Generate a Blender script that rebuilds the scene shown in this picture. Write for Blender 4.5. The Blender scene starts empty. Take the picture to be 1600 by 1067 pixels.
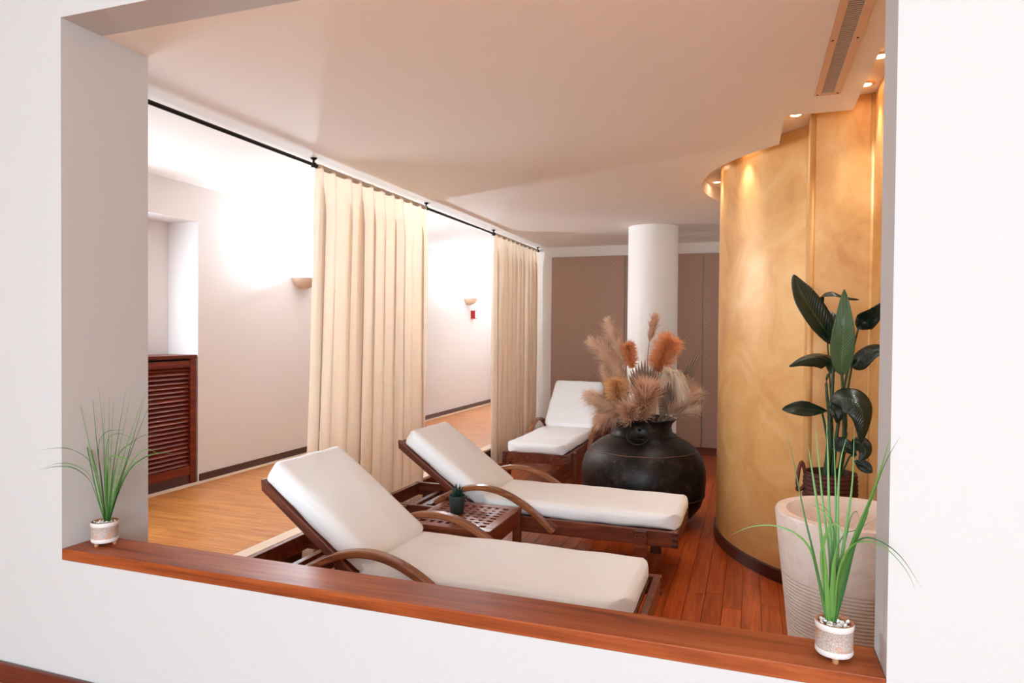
import bpy, bmesh, math, random
from mathutils import Vector, Matrix, noise
random.seed(7)
PI = math.pi
scn = bpy.context.scene
COL = scn.collection

# ------------------------------------------------------------------ camera, world, big lights, exposure
CAMZ = 1.4535
YAW, PITCH, ROLL, FPX = 0.3372, -0.0168, 0.0087, 1062.79
_cy, _sy, _cp, _sp, _cr, _sr = math.cos(YAW), math.sin(YAW), math.cos(PITCH), math.sin(PITCH), math.cos(ROLL), math.sin(ROLL)
FW = Vector((-_sy*_cp, _cy*_cp, _sp))
_rt = Vector((_cy, _sy, 0)); _up = _rt.cross(FW)
RT = _rt*_cr + _up*_sr
UP = _up*_cr - _rt*_sr
cam_d = bpy.data.cameras.new('camera'); cam = bpy.data.objects.new('camera', cam_d); COL.objects.link(cam)
cam_d.sensor_width = 36; cam_d.lens = FPX/1600*36; cam_d.clip_start = .05
cam.matrix_world = Matrix(((RT.x, UP.x, -FW.x, 0), (RT.y, UP.y, -FW.y, 0), (RT.z, UP.z, -FW.z, CAMZ), (0, 0, 0, 1)))
scn.camera = cam

def px(u, v, y):                       # the point at depth y (metres into the room) seen at pixel u, v of the 1600x1067 photograph
    d = FW + RT*((u-800)/FPX) + UP*((533.5-v)/FPX)
    q = d*(y/d.y); q.z += CAMZ
    return q

world = bpy.data.worlds.new('world'); scn.world = world; world.use_nodes = True
world.node_tree.nodes['Background'].inputs[0].default_value = (.80, .92, 1.0, 1)
world.node_tree.nodes['Background'].inputs[1].default_value = .35

def area_light(name, loc, aim, sx, sy, power, col):
    l = bpy.data.lights.new(name, 'AREA'); l.shape = 'RECTANGLE'; l.size = sx; l.size_y = sy; l.energy = power; l.color = col
    o = bpy.data.objects.new(name, l); COL.objects.link(o); o.location = loc
    o.rotation_euler = (Vector(aim)-Vector(loc)).to_track_quat('-Z', 'Y').to_euler()
    return o
# daylight: area lights added out of view, behind the camera and at the invented niche window
area_light('added_room_daylight', (.5, -4.35, 1.75), (-.2, 1.7, 1.4), 6.0, 2.2, 192, (.70, .87, 1.0))
area_light('added_niche_daylight', (-4.55, 3.05, 1.75), (-3.0, 3.35, 1.2), 1.3, .95, 32, (.76, .90, 1.0))

scn.view_settings.view_transform = 'Standard'
scn.view_settings.look = 'None'
scn.view_settings.gamma = 1
scn.view_settings.use_curve_mapping = False
scn.view_settings.exposure = 1.23

# ------------------------------------------------------------------ materials
def lin(c):
    return tuple((x/255/12.92 if x/255 <= .04045 else ((x/255+.055)/1.055)**2.4) for x in c) + (1,)
class NT:
    def __init__(s, name):
        s.m = bpy.data.materials.new(name); s.m.use_nodes = True
        s.t = s.m.node_tree; s.b = s.t.nodes['Principled BSDF']; s.out = s.t.nodes['Material Output']
    def n(s, typ, **kw):
        nd = s.t.nodes.new(typ)
        for k, v in kw.items():
            if k.startswith('i_'):
                key = k[2:]; nd.inputs[int(key) if key.isdigit() else key.replace('_', ' ')].default_value = v
            else: setattr(nd, k, v)
        return nd
    def l(s, a, ao, b, bi): s.t.links.new(a.outputs[ao], b.inputs[bi])
    def ramp(s, *stops):
        r = s.n('ShaderNodeValToRGB'); e = r.color_ramp.elements
        while len(e) < len(stops): e.new(.5)
        for i, (p_, c) in enumerate(stops): e[i].position = p_; e[i].color = c
        return r
def plain(name, c, rough=.6, metal=0, spec=.5, bump=0, bscale=60, emit=None, estr=0, coat=0):
    g = NT(name); b = g.b
    b.inputs['Base Color'].default_value = lin(c); b.inputs['Roughness'].default_value = rough; b.inputs['Metallic'].default_value = metal
    b.inputs['Specular IOR Level'].default_value = spec; b.inputs['Coat Weight'].default_value = coat
    tc = g.n('ShaderNodeTexCoord')
    nz = g.n('ShaderNodeTexNoise', i_Scale=bscale, i_Detail=5.0); g.l(tc, 'Object', nz, 'Vector')
    mx = g.n('ShaderNodeMixRGB', blend_type='MULTIPLY', i_Fac=.08); mx.inputs[1].default_value = lin(c)
    g.l(nz, 'Color', mx, 2); g.l(mx, 0, b, 'Base Color')
    if bump:
        bp = g.n('ShaderNodeBump', i_Strength=bump, i_Distance=.004); g.l(nz, 'Fac', bp, 'Height'); g.l(bp, 0, b, 'Normal')
    if emit:
        b.inputs['Emission Color'].default_value = lin(emit); b.inputs['Emission Strength'].default_value = estr
    return g.m
def wood(name, dark, mid, light, axis='X', scale=1.0, rough=.35, coat=.3, per_object=.25, contrast=1.0, spec=.5):
    g = NT(name); b = g.b
    tc = g.n('ShaderNodeTexCoord'); oi = g.n('ShaderNodeObjectInfo')
    off = g.n('ShaderNodeVectorMath', operation='SCALE'); off.inputs[0].default_value = (17.3, 9.1, 5.7); g.l(oi, 'Random', off, 3)
    ad = g.n('ShaderNodeVectorMath', operation='ADD'); g.l(tc, 'Object', ad, 0); g.l(off, 0, ad, 1)
    st = {'X': (.55, 9, 9), 'Y': (9, .55, 9), 'Z': (9, 9, .55)}[axis]
    mp = g.n('ShaderNodeMapping'); mp.inputs['Scale'].default_value = tuple(a*scale for a in st); g.l(ad, 0, mp, 0)
    n1 = g.n('ShaderNodeTexNoise', i_Scale=2.2, i_Detail=6.0, i_Roughness=.6, i_Distortion=.8); g.l(mp, 0, n1, 0)
    n2 = g.n('ShaderNodeTexNoise', i_Scale=14.0, i_Detail=3.0); g.l(mp, 0, n2, 0)
    r = g.ramp((.5-.25*contrast, lin(dark)), (.5, lin(mid)), (.5+.25*contrast, lin(light))); g.l(n1, 'Fac', r, 0)
    mx = g.n('ShaderNodeMixRGB', blend_type='MULTIPLY', i_Fac=.35); g.l(r, 0, mx, 1)
    r2 = g.ramp((.3, (.55, .5, .48, 1)), (.65, (1, 1, 1, 1))); g.l(n2, 'Fac', r2, 0); g.l(r2, 0, mx, 2)
    hs = g.n('ShaderNodeHueSaturation'); g.l(mx, 0, hs, 'Color')
    mr = g.n('ShaderNodeMapRange'); mr.inputs[3].default_value = 1-per_object; mr.inputs[4].default_value = 1+per_object; g.l(oi, 'Random', mr, 0); g.l(mr, 0, hs, 'Value')
    g.l(hs, 0, b, 'Base Color')
    b.inputs['Roughness'].default_value = rough; b.inputs['Coat Weight'].default_value = coat; b.inputs['Coat Roughness'].default_value = .18; b.inputs['Specular IOR Level'].default_value = spec
    bp = g.n('ShaderNodeBump', i_Strength=.12, i_Distance=.003); g.l(n2, 'Fac', bp, 'Height'); g.l(bp, 0, b, 'Normal')
    return g.m
def fabric(name, c, weave=420, rough=.9, trans=0, bump=.25, mottle=.06):
    g = NT(name); b = g.b
    tc = g.n('ShaderNodeTexCoord')
    w1 = g.n('ShaderNodeTexWave', bands_direction='Z', i_Scale=weave/6.28, i_Distortion=.6); g.l(tc, 'Object', w1, 0)
    w2 = g.n('ShaderNodeTexWave', bands_direction='Y', i_Scale=weave/6.28, i_Distortion=.6); g.l(tc, 'Object', w2, 0)
    ad = g.n('ShaderNodeMath', operation='ADD'); g.l(w1, 'Fac', ad, 0); g.l(w2, 'Fac', ad, 1)
    nz = g.n('ShaderNodeTexNoise', i_Scale=6.0, i_Detail=6.0); g.l(tc, 'Object', nz, 0)
    mx = g.n('ShaderNodeMixRGB', blend_type='MULTIPLY', i_Fac=mottle); mx.inputs[1].default_value = lin(c); g.l(nz, 'Color', mx, 2)
    g.l(mx, 0, b, 'Base Color'); b.inputs['Roughness'].default_value = rough; b.inputs['Specular IOR Level'].default_value = .15
    b.inputs['Sheen Weight'].default_value = .15
    bp = g.n('ShaderNodeBump', i_Strength=bump, i_Distance=.0015); g.l(ad, 0, bp, 'Height'); g.l(bp, 0, b, 'Normal')
    if trans:
        tr = g.n('ShaderNodeBsdfTranslucent'); g.l(mx, 0, tr, 'Color')
        ms = g.n('ShaderNodeMixShader', i_Fac=trans); g.l(b, 0, ms, 1); g.l(tr, 0, ms, 2); g.l(ms, 0, g.out, 'Surface')
    return g.m
M = {}
M['wall'] = plain('front_wall_paint', (201, 198, 197), .75, bump=.12, bscale=140)
M['cwall'] = plain('corridor_wall_paint', (238, 231, 229), .75, bump=.08, bscale=120)
M['ceil'] = plain('ceiling_paint', (248, 236, 226), .8, bump=.04, bscale=80)
M['cceil'] = plain('corridor_ceiling_paint', (226, 212, 204), .8)
M['column'] = plain('column_paint', (246, 238, 230), .7, bump=.1, bscale=90)
M['trimwhite'] = plain('trim_paint', (234, 220, 208), .7)
M['floor'] = wood('bamboo_floor', (132, 50, 18), (178, 78, 30), (204, 104, 48), 'Y', 1.6, .34, .12, .14, spec=.35)
M['cfloor'] = wood('bamboo_floor_lit', (170, 96, 44), (206, 134, 70), (224, 160, 96), 'X', 1.6, .34, .15, .08, spec=.35)  # same bamboo as the lounge floor; corridor light partly put into the colour
M['joint'] = plain('floor_joint', (70, 30, 14), .7)
M['sill'] = wood('sill_wood', (98, 42, 18), (154, 74, 34), (180, 100, 56), 'X', 1.1, .42, .04, 0, spec=.2)
M['teak'] = wood('lounger_teak', (70, 28, 14), (112, 50, 26), (150, 78, 44), 'X', 1.5, .36, .35, .08)
M['teak_arm'] = wood('bent_arm_teak', (104, 52, 26), (146, 84, 46), (176, 112, 68), 'X', 1.5, .34, .4, .05)
M['tablewood'] = wood('table_teak', (86, 34, 18), (132, 64, 36), (160, 86, 52), 'X', 1.6, .33, .15, .06)
M['redwood'] = wood('cabinet_redwood', (74, 18, 8), (116, 40, 18), (146, 60, 30), 'Y', 1.2, .36, .1, .06, spec=.3)
M['darkwood'] = wood('dark_baseboard_wood', (44, 16, 12), (66, 26, 20), (84, 36, 26), 'Y', 1.0, .4, .3, .05)
M['darkwoodx'] = wood('red_baseboard_wood', (74, 22, 12), (100, 36, 20), (122, 52, 30), 'X', 1.0, .4, .3, .05)
M['nosing'] = plain('stone_nosing', (226, 196, 170), .5)
M['cushion'] = fabric('white_cotton', (252, 250, 249), 500, bump=.15, mottle=.04)
M['curtain'] = fabric('cream_linen', (244, 222, 198), 380, trans=.48, bump=.3, mottle=.10)
M['black'] = plain('black_iron', (22, 15, 13), .45, metal=.4)
M['bolt'] = plain('steel_bolt', (60, 52, 50), .35, metal=.9)
M['sconce'] = plain('plaster_sconce', (232, 205, 182), .75)
M['bulb'] = plain('bulb_glass', (255, 240, 220), .4, emit=(255, 226, 186), estr=30)
M['lens'] = plain('downlight_lens', (255, 240, 220), .4, emit=(255, 226, 190), estr=14)
M['chrome'] = plain('downlight_ring', (222, 196, 168), .3, metal=.6)
M['red'] = plain('red_plastic', (178, 18, 20), .4)
M['white'] = plain('white_plastic', (240, 236, 232), .45)
M['ventframe'] = plain('vent_frame_paint', (226, 186, 156), .5)
M['ventslat'] = plain('vent_slat_metal', (196, 176, 162), .4, metal=.2)
M['ventdark'] = plain('vent_dark', (44, 32, 28), .8)
M['soil'] = plain('dark_soil', (42, 30, 24), .95, bump=.6, bscale=200)
M['pebble'] = plain('white_pebble', (246, 242, 238), .6, bump=.2)
M['potglaze'] = plain('pot_inner_glaze', (176, 122, 84), .45)
M['potrim'] = plain('pot_white_glaze', (226, 218, 214), .5, bump=.3, bscale=300)
M['succpot'] = plain('dark_green_pot', (44, 54, 50), .55)
M['succleaf'] = plain('succulent_leaf', (24, 62, 48), .45)
M['stem'] = plain('plant_stem', (42, 66, 30), .5)
M['drystem'] = plain('dry_stem', (142, 106, 74), .8)
M['backpad'] = plain('wall_cornice', (228, 208, 192), .7)

def mat_gold():
    g = NT('golden_stucco'); b = g.b
    tc = g.n('ShaderNodeTexCoord')
    n1 = g.n('ShaderNodeTexNoise', i_Scale=2.4, i_Detail=9.0, i_Roughness=.62, i_Distortion=1.6); g.l(tc, 'Object', n1, 0)
    r = g.ramp((.3, lin((210, 148, 84))), (.52, lin((226, 172, 104))), (.72, lin((236, 194, 134)))); g.l(n1, 'Fac', r, 0)
    g.l(r, 0, b, 'Base Color'); b.inputs['Roughness'].default_value = .42; b.inputs['Metallic'].default_value = .15
    n2 = g.n('ShaderNodeTexNoise', i_Scale=16.0, i_Detail=6.0, i_Distortion=1.2); g.l(tc, 'Object', n2, 0)
    bp = g.n('ShaderNodeBump', i_Strength=.16, i_Distance=.006); g.l(n2, 'Fac', bp, 'Height'); g.l(bp, 0, b, 'Normal')
    return g.m
M['gold'] = mat_gold()
def mat_panel():
    g = NT('taupe_panel_fabric'); b = g.b
    tc = g.n('ShaderNodeTexCoord')
    def tri(dx, dz):                      # zigzag diamonds: |frac(x)-.5| + |frac(z)-.5|
        sp = g.n('ShaderNodeSeparateXYZ'); g.l(tc, 'Object', sp, 0)
        o = []
        for ax, s in (('X', dx), ('Z', dz)):
            m = g.n('ShaderNodeMath', operation='MULTIPLY', i_1=s); g.l(sp, ax, m, 0)
            f = g.n('ShaderNodeMath', operation='PINGPONG', i_1=1.0); g.l(m, 0, f, 0); o.append(f)
        a = g.n('ShaderNodeMath', operation='ADD'); g.l(o[0], 0, a, 0); g.l(o[1], 0, a, 1)
        return a
    a = tri(4.4, 4.4)
    m6 = g.n('ShaderNodeMath', operation='MULTIPLY', i_1=5.0); g.l(a, 0, m6, 0)
    pp = g.n('ShaderNodeMath', operation='PINGPONG', i_1=.5); g.l(m6, 0, pp, 0)
    r = g.ramp((.0, lin((188, 150, 128))), (.14, lin((170, 132, 112))), (1, lin((166, 128, 110)))); g.l(pp, 0, r, 0)
    g.l(r, 0, b, 'Base Color'); b.inputs['Roughness'].default_value = .85
    nz = g.n('ShaderNodeTexNoise', i_Scale=300.0); g.l(tc, 'Object', nz, 0)
    bp = g.n('ShaderNodeBump', i_Strength=.2, i_Distance=.002); g.l(nz, 'Fac', bp, 'Height'); g.l(bp, 0, b, 'Normal')
    return g.m
M['panel'] = mat_panel()
def mat_urn():
    g = NT('patinated_copper'); b = g.b
    tc = g.n('ShaderNodeTexCoord')
    n1 = g.n('ShaderNodeTexNoise', i_Scale=9.0, i_Detail=9.0, i_Roughness=.72); g.l(tc, 'Object', n1, 0)
    n2 = g.n('ShaderNodeTexNoise', i_Scale=38.0, i_Detail=5.0, i_Roughness=.7); g.l(tc, 'Object', n2, 0)
    r = g.ramp((.36, lin((13, 10, 11))), (.55, lin((32, 25, 25))), (.74, lin((84, 64, 54)))); g.l(n1, 'Fac', r, 0)
    r2 = g.ramp((.6, (0, 0, 0, 1)), (.72, (1, 1, 1, 1))); g.l(n2, 'Fac', r2, 0)
    mx = g.n('ShaderNodeMixRGB'); g.l(r2, 0, mx, 0); g.l(r, 0, mx, 1); mx.inputs[2].default_value = lin((104, 82, 70)); 
    g.l(mx, 0, b, 'Base Color'); b.inputs['Metallic'].default_value = .35
    rr = g.ramp((.3, (.28,)*3+(1,)), (.75, (.62,)*3+(1,))); g.l(n1, 'Fac', rr, 0); g.l(rr, 0, b, 'Roughness')
    bp = g.n('ShaderNodeBump', i_Strength=.3, i_Distance=.008); g.l(n1, 'Fac', bp, 'Height'); g.l(bp, 0, b, 'Normal')
    return g.m
M['urn'] = mat_urn()
M['urnseam'] = plain('urn_seam', (104, 76, 60), .5, metal=.3, bump=.4, bscale=60)
def mat_marble():
    g = NT('cream_marble'); b = g.b
    tc = g.n('ShaderNodeTexCoord')
    n1 = g.n('ShaderNodeTexNoise', i_Scale=5.0, i_Detail=8.0, i_Roughness=.6, i_Distortion=1.8); g.l(tc, 'Object', n1, 0)
    n2 = g.n('ShaderNodeTexNoise', i_Scale=3.0, i_Detail=3.0); g.l(tc, 'Object', n2, 0)
    r = g.ramp((.47, lin((226, 208, 196))), (.497, lin((216, 190, 175))), (.503, lin((212, 184, 168))), (.53, lin((228, 210, 198)))); g.l(n1, 'Fac', r, 0)
    mx = g.n('ShaderNodeMixRGB', i_Fac=.5); g.l(n2, 'Fac', mx, 0); g.l(r, 0, mx, 1); mx.inputs[2].default_value = lin((220, 196, 182)); g.l(mx, 0, b, 'Base Color')
    b.inputs['Roughness'].default_value = .4
    return g.m
M['marble'] = mat_marble()
def mat_pot():
    g = NT('relief_pot_glaze'); b = g.b
    tc = g.n('ShaderNodeTexCoord')
    v = g.n('ShaderNodeTexVoronoi', i_Scale=170.0, feature='DISTANCE_TO_EDGE'); g.l(tc, 'Object', v, 0)
    n = g.n('ShaderNodeTexNoise', i_Scale=22.0, i_Detail=3.0); g.l(tc, 'Object', n, 0)
    r = g.ramp((.0, lin((150, 128, 118))), (.12, lin((190, 176, 168)))); g.l(v, 'Distance', r, 0)
    r2 = g.ramp((.48, (0, 0, 0, 1)), (.64, (.8, .8, .8, 1))); g.l(n, 'Fac', r2, 0)
    mx = g.n('ShaderNodeMixRGB'); g.l(r2, 0, mx, 0); g.l(r, 0, mx, 1); mx.inputs[2].default_value = lin((196, 142, 108)); g.l(mx, 0, b, 'Base Color')
    b.inputs['Roughness'].default_value = .45
    bp = g.n('ShaderNodeBump', i_Strength=.7, i_Distance=.002); g.l(v, 'Distance', bp, 'Height'); g.l(bp, 0, b, 'Normal')
    return g.m
M['pot'] = mat_pot()
def mat_leaf(name, c1, c2, rough=.35, rib=True, freq=150):
    g = NT(name); b = g.b
    uv = g.n('ShaderNodeUVMap')
    sp = g.n('ShaderNodeSeparateXYZ'); g.l(uv, 0, sp, 0)
    a = g.n('ShaderNodeMath', operation='SUBTRACT', i_1=.5); g.l(sp, 'X', a, 0)
    ab = g.n('ShaderNodeMath', operation='ABSOLUTE'); g.l(a, 0, ab, 0)
    r = g.ramp((.0, lin(c2)), (.035, lin(c1)), (.5, lin(c1))); g.l(ab, 0, r, 0)
    n = g.n('ShaderNodeTexNoise', i_Scale=6.0, i_Detail=3.0)
    mx = g.n('ShaderNodeMixRGB', blend_type='MULTIPLY', i_Fac=.35); g.l(r, 0, mx, 1); g.l(n, 'Color', mx, 2)
    g.l(mx, 0, b, 'Base Color'); b.inputs['Roughness'].default_value = rough; b.inputs['Coat Weight'].default_value = .15
    if rib:
        m1 = g.n('ShaderNodeMath', operation='MULTIPLY', i_1=-.35); g.l(ab, 0, m1, 0)
        m2 = g.n('ShaderNodeMath', operation='ADD'); g.l(sp, 'Y', m2, 0); g.l(m1, 0, m2, 1)
        m3 = g.n('ShaderNodeMath', operation='MULTIPLY', i_1=float(freq)); g.l(m2, 0, m3, 0)
        sn = g.n('ShaderNodeMath', operation='SINE'); g.l(m3, 0, sn, 0)
        bp = g.n('ShaderNodeBump', i_Strength=.25, i_Distance=.003); g.l(sn, 0, bp, 'Height'); g.l(bp, 0, b, 'Normal')
    return g.m
M['leafdark'] = mat_leaf('dark_glossy_leaf', (20, 40, 26), (60, 84, 52), .32)
M['leaflight'] = mat_leaf('light_green_leaf', (74, 104, 58), (104, 130, 80), .5)
M['blade'] = mat_leaf('grass_blade', (98, 150, 66), (130, 172, 92), .45, rib=False)
M['blade2'] = mat_leaf('deep_grass_blade', (56, 108, 48), (88, 134, 70), .45, rib=False)
M['basket'] = plain('brown_wicker', (84, 38, 24), .7, bump=.5, bscale=180)
M['leather'] = plain('brown_handle', (104, 44, 26), .6)
def mat_plume(name, c):
    g = NT(name); b = g.b; b.inputs['Roughness'].default_value = .95; b.inputs['Specular IOR Level'].default_value = .1
    gm = g.n('ShaderNodeTexNoise', i_Scale=40.0); mx = g.n('ShaderNodeMixRGB', blend_type='MULTIPLY', i_Fac=.2); mx.inputs[1].default_value = lin(c); g.l(gm, 'Color', mx, 2); g.l(mx, 0, b, 'Base Color')
    tr = g.n('ShaderNodeBsdfTranslucent'); g.l(mx, 0, tr, 'Color')
    ms = g.n('ShaderNodeMixShader', i_Fac=.45); g.l(b, 0, ms, 1); g.l(tr, 0, ms, 2); g.l(ms, 0, g.out, 'Surface')
    return g.m
M['pamp'] = mat_plume('beige_pampas', (252, 224, 198))
M['pamp2'] = mat_plume('tan_pampas', (248, 210, 180))
M['pampo'] = mat_plume('orange_plume', (255, 190, 138))
M['pampo2'] = mat_plume('apricot_plume', (255, 212, 160))
M['pampw'] = mat_plume('cream_plume', (252, 234, 214))
M['palm'] = plain('grey_dried_palm', (158, 132, 112), .8)

# ------------------------------------------------------------------ mesh helpers
def nb(): return bmesh.new()
def box(bm, x0, x1, y0, y1, z0, z1, bev=0, seg=2):
    r = bmesh.ops.create_cube(bm, size=1)
    vs = r['verts']
    for v in vs:
        v.co = Vector(((x0+x1)/2+v.co.x*(x1-x0), (y0+y1)/2+v.co.y*(y1-y0), (z0+z1)/2+v.co.z*(z1-z0)))
    if bev:
        es = {e for v in vs for e in v.link_edges}
        bmesh.ops.bevel(bm, geom=list(es), offset=bev, segments=seg, affect='EDGES', clamp_overlap=True, profile=.5)
def prism(bm, poly, z0, z1, cap=True):
    b_ = [bm.verts.new((x, y, z0)) for x, y in poly]; t_ = [bm.verts.new((x, y, z1)) for x, y in poly]
    n = len(poly)
    for i in range(n): bm.faces.new((b_[i], b_[(i+1) % n], t_[(i+1) % n], t_[i]))
    if cap:
        bm.faces.new(list(reversed(b_))); bm.faces.new(t_)
def lathe(bm, prof, seg=40, a0=0, a1=2*PI, sx=1, sy=1, cx=0, cy=0):
    full = abs(a1-a0-2*PI) < 1e-6
    n = seg if full else seg+1
    rings = []
    for r, z in prof:
        rings.append([bm.verts.new((cx+sx*r*math.cos(a0+(a1-a0)*i/seg), cy+sy*r*math.sin(a0+(a1-a0)*i/seg), z)) for i in range(n)])
    for a, b in zip(rings, rings[1:]):
        for i in range(seg):
            j = (i+1) % n
            bm.faces.new((a[i], a[j], b[j], b[i]))
    return rings
def frames(pts, up=Vector((0, 0, 1))):
    pts = [Vector(p) for p in pts]; out = []
    for i, p in enumerate(pts):
        t = (pts[min(i+1, len(pts)-1)]-pts[max(i-1, 0)]).normalized()
        s = t.cross(up)
        if s.length < 1e-4: s = t.cross(Vector((1, 0, 0)))
        s.normalize(); n = s.cross(t).normalized()
        out.append((p, t, s, n))
    return out
def tube(bm, pts, rad, seg=8, cap=True, up=Vector((0, 0, 1))):
    fr = frames(pts, up); rings = []
    for i, (p, t, s, n) in enumerate(fr):
        r = rad[i] if isinstance(rad, (list, tuple)) else rad
        rings.append([bm.verts.new(p+s*(r*math.cos(2*PI*k/seg))+n*(r*math.sin(2*PI*k/seg))) for k in range(seg)])
    for a, b in zip(rings, rings[1:]):
        for k in range(seg): bm.faces.new((a[k], a[(k+1) % seg], b[(k+1) % seg], b[k]))
    if cap: bm.faces.new(list(reversed(rings[0]))); bm.faces.new(rings[-1])
def sweep_rect(bm, pts, w, h, up=Vector((0, 0, 1))):
    fr = frames(pts, up); rings = []
    c = .18
    prof = [(-1, -1+2*c), (-1, 1-2*c), (-1+c, 1), (1-c, 1), (1, 1-2*c), (1, -1+2*c), (1-c, -1), (-1+c, -1)]
    for i, (p, t, s, n) in enumerate(fr):
        hw = (w[i] if isinstance(w, list) else w)/2; hh = (h[i] if isinstance(h, list) else h)/2
        rings.append([bm.verts.new(p+s*(a*hw)+n*(b*hh)) for a, b in prof])
    m = len(prof)
    for a, b in zip(rings, rings[1:]):
        for k in range(m): bm.faces.new((a[k], b[k], b[(k+1) % m], a[(k+1) % m]))
    bm.faces.new(rings[0]); bm.faces.new(list(reversed(rings[-1])))
def torus(bm, c, axis, R, r, seg=28, rs=8):
    axis = Vector(axis).normalized(); a = axis.orthogonal().normalized(); b = axis.cross(a); c = Vector(c); rings = []
    for i in range(seg):
        d = a*math.cos(2*PI*i/seg)+b*math.sin(2*PI*i/seg)
        rings.append([bm.verts.new(c+d*(R+r*math.cos(2*PI*k/rs))+axis*(r*math.sin(2*PI*k/rs))) for k in range(rs)])
    for i in range(seg):
        A, B = rings[i], rings[(i+1) % seg]
        for k in range(rs): bm.faces.new((A[k], A[(k+1) % rs], B[(k+1) % rs], B[k]))
def soft_box(bm, hx, hy, hz, r, n=(24, 12, 5), puff=0, wr=0, seed=0, corner=0):
    """rounded, slightly puffed cushion about the origin"""
    grid = {}
    def vert(a, b, c):
        key = (round(a, 5), round(b, 5), round(c, 5))
        if key in grid: return grid[key]
        v = Vector((a*hx, b*hy, c*hz))
        ri = corner if corner else r
        # plan corners first, then the edge rounding
        i2 = Vector((max(-(hx-ri), min(hx-ri, v.x)), max(-(hy-ri), min(hy-ri, v.y))))
        d2 = Vector((v.x, v.y))-i2
        if d2.length > ri: d2 = d2.normalized()*ri
        v.x, v.y = i2.x+d2.x, i2.y+d2.y
        inn = Vector((max(-(hx-r), min(hx-r, v.x)), max(-(hy-r), min(hy-r, v.y)), max(-(hz-r), min(hz-r, v.z))))
        d = v-inn
        if d.length > r: v = inn+d.normalized()*r
        v.z += puff*(1-a*a)*(1-b*b)*c
        if wr: v += Vector((0, 0, 1))*wr*noise.noise(Vector((v.x*5+seed, v.y*5, c*3)))+Vector((noise.noise(v*7+Vector((seed, 3, 1))), noise.noise(v*7+Vector((1, seed, 5))), 0))*wr*.6
        grid[key] = bm.verts.new(v); return grid[key]
    def side(f, nu, nv):
        for i in range(nu):
            for j in range(nv):
                q = [f(-1+2*(i+a)/nu, -1+2*(j+b)/nv) for a, b in ((0, 0), (1, 0), (1, 1), (0, 1))]
                vs = [vert(*p) for p in q]
                if len(set(vs)) == 4:
                    try: bm.faces.new(vs)
                    except ValueError: pass
    nx, ny, nz = n
    side(lambda u, v: (u, v, 1), nx, ny); side(lambda u, v: (-u, v, -1), nx, ny)
    side(lambda u, v: (u, -1, v), nx, nz); side(lambda u, v: (-u, 1, v), nx, nz)
    side(lambda u, v: (1, u, v), ny, nz); side(lambda u, v: (-1, -u, v), ny, nz)
def obj(name, bm, mat, parent=None, smooth=False, loc=None, rot=None, auto=None):
    bmesh.ops.recalc_face_normals(bm, faces=bm.faces)
    me = bpy.data.meshes.new(name); bm.to_mesh(me); bm.free()
    for m_ in (mat if isinstance(mat, (list, tuple)) else [mat]): me.materials.append(M[m_] if isinstance(m_, str) else m_)
    if smooth:
        for p_ in me.polygons: p_.use_smooth = True
        if auto: me.set_sharp_from_angle(angle=math.radians(auto))
    o = bpy.data.objects.new(name, me); COL.objects.link(o)
    if parent: o.parent = parent
    if loc: o.location = loc
    if rot: o.rotation_euler = rot
    return o
def boxobj(name, mat, parent, *a, bev=0, loc=None, rot=None):
    bm = nb(); box(bm, *a, bev=bev); return obj(name, bm, mat, parent, loc=loc, rot=rot)
def tag(o, label, cat=None, group=None, kind=None):
    o['label'] = label
    if cat: o['category'] = cat
    if group: o['group'] = group
    if kind: o['kind'] = kind
    return o
def thing(name, label, cat, loc=(0, 0, 0), rz=0, group=None):
    o = bpy.data.objects.new(name, None); COL.objects.link(o); o.location = loc; o.rotation_euler = (0, 0, rz); o.empty_display_size = .1
    return tag(o, label, cat, group)
def inst(name, mesh, parent, loc=(0, 0, 0), rot=(0, 0, 0), scale=(1, 1, 1)):
    o = bpy.data.objects.new(name, mesh); COL.objects.link(o); o.parent = parent; o.location = loc; o.rotation_euler = rot; o.scale = scale
    return o
def copy_tree(o, parent=None):
    c = o.copy(); COL.objects.link(c); c.parent = parent
    for ch in list(o.children): copy_tree(ch, c)
    return c

# ------------------------------------------------------------------ the place
NF = .1785                                  # front room and corridor floor; the lounge floor (z = 0) lies one step lower
CEIL, CCEIL, RECESS = 2.503, 2.616, 2.605
YF, YB, YJ, XL, XR = 1.688, 1.8445, 2.043, -2.2276, .2947
SILL, SILLT = .688, .039
XW, YFAR, XSTEP = -4.303, 8.30, -2.63
GC, GR, RIM = (1.122, 5.185), 1.343, 1.47

# front wall with the big opening
bm = nb()
box(bm, -6.2, XL, YF, YJ, NF-.1, 3.0)
box(bm, XL, XR, YF, YB, -.05, SILL-SILLT)
box(bm, XR, 3.6, YF, YB, -.05, 3.0)
box(bm, XL, XR, YF, YB, CEIL, 3.0)
tag(obj('wall_front', bm, 'wall'), 'white front wall with the wide rectangular opening into the lounge', kind='structure')
bm = nb(); box(bm, XL+.0005, XR-.0005, YF-.001, YB+.001, SILL-SILLT, SILL, bev=.0025)
tag(obj('trim_1', bm, 'sill'), 'polished red-brown wooden sill along the bottom of the wall opening', kind='structure')
bm = nb(); box(bm, -6.2, 3.6, YF-.016, YF-.0005, NF, NF+.072, bev=.004)
tag(obj('baseboard_front', bm, 'darkwoodx'), 'dark red wooden baseboard at the foot of the white front wall', kind='structure')
bm = nb(); box(bm, -6.2, 3.6, -4.6, YF-.0005, NF-.1, NF)
tag(obj('floor', bm, 'cfloor'), 'wooden floor of the front room before the white wall', kind='structure')
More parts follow.
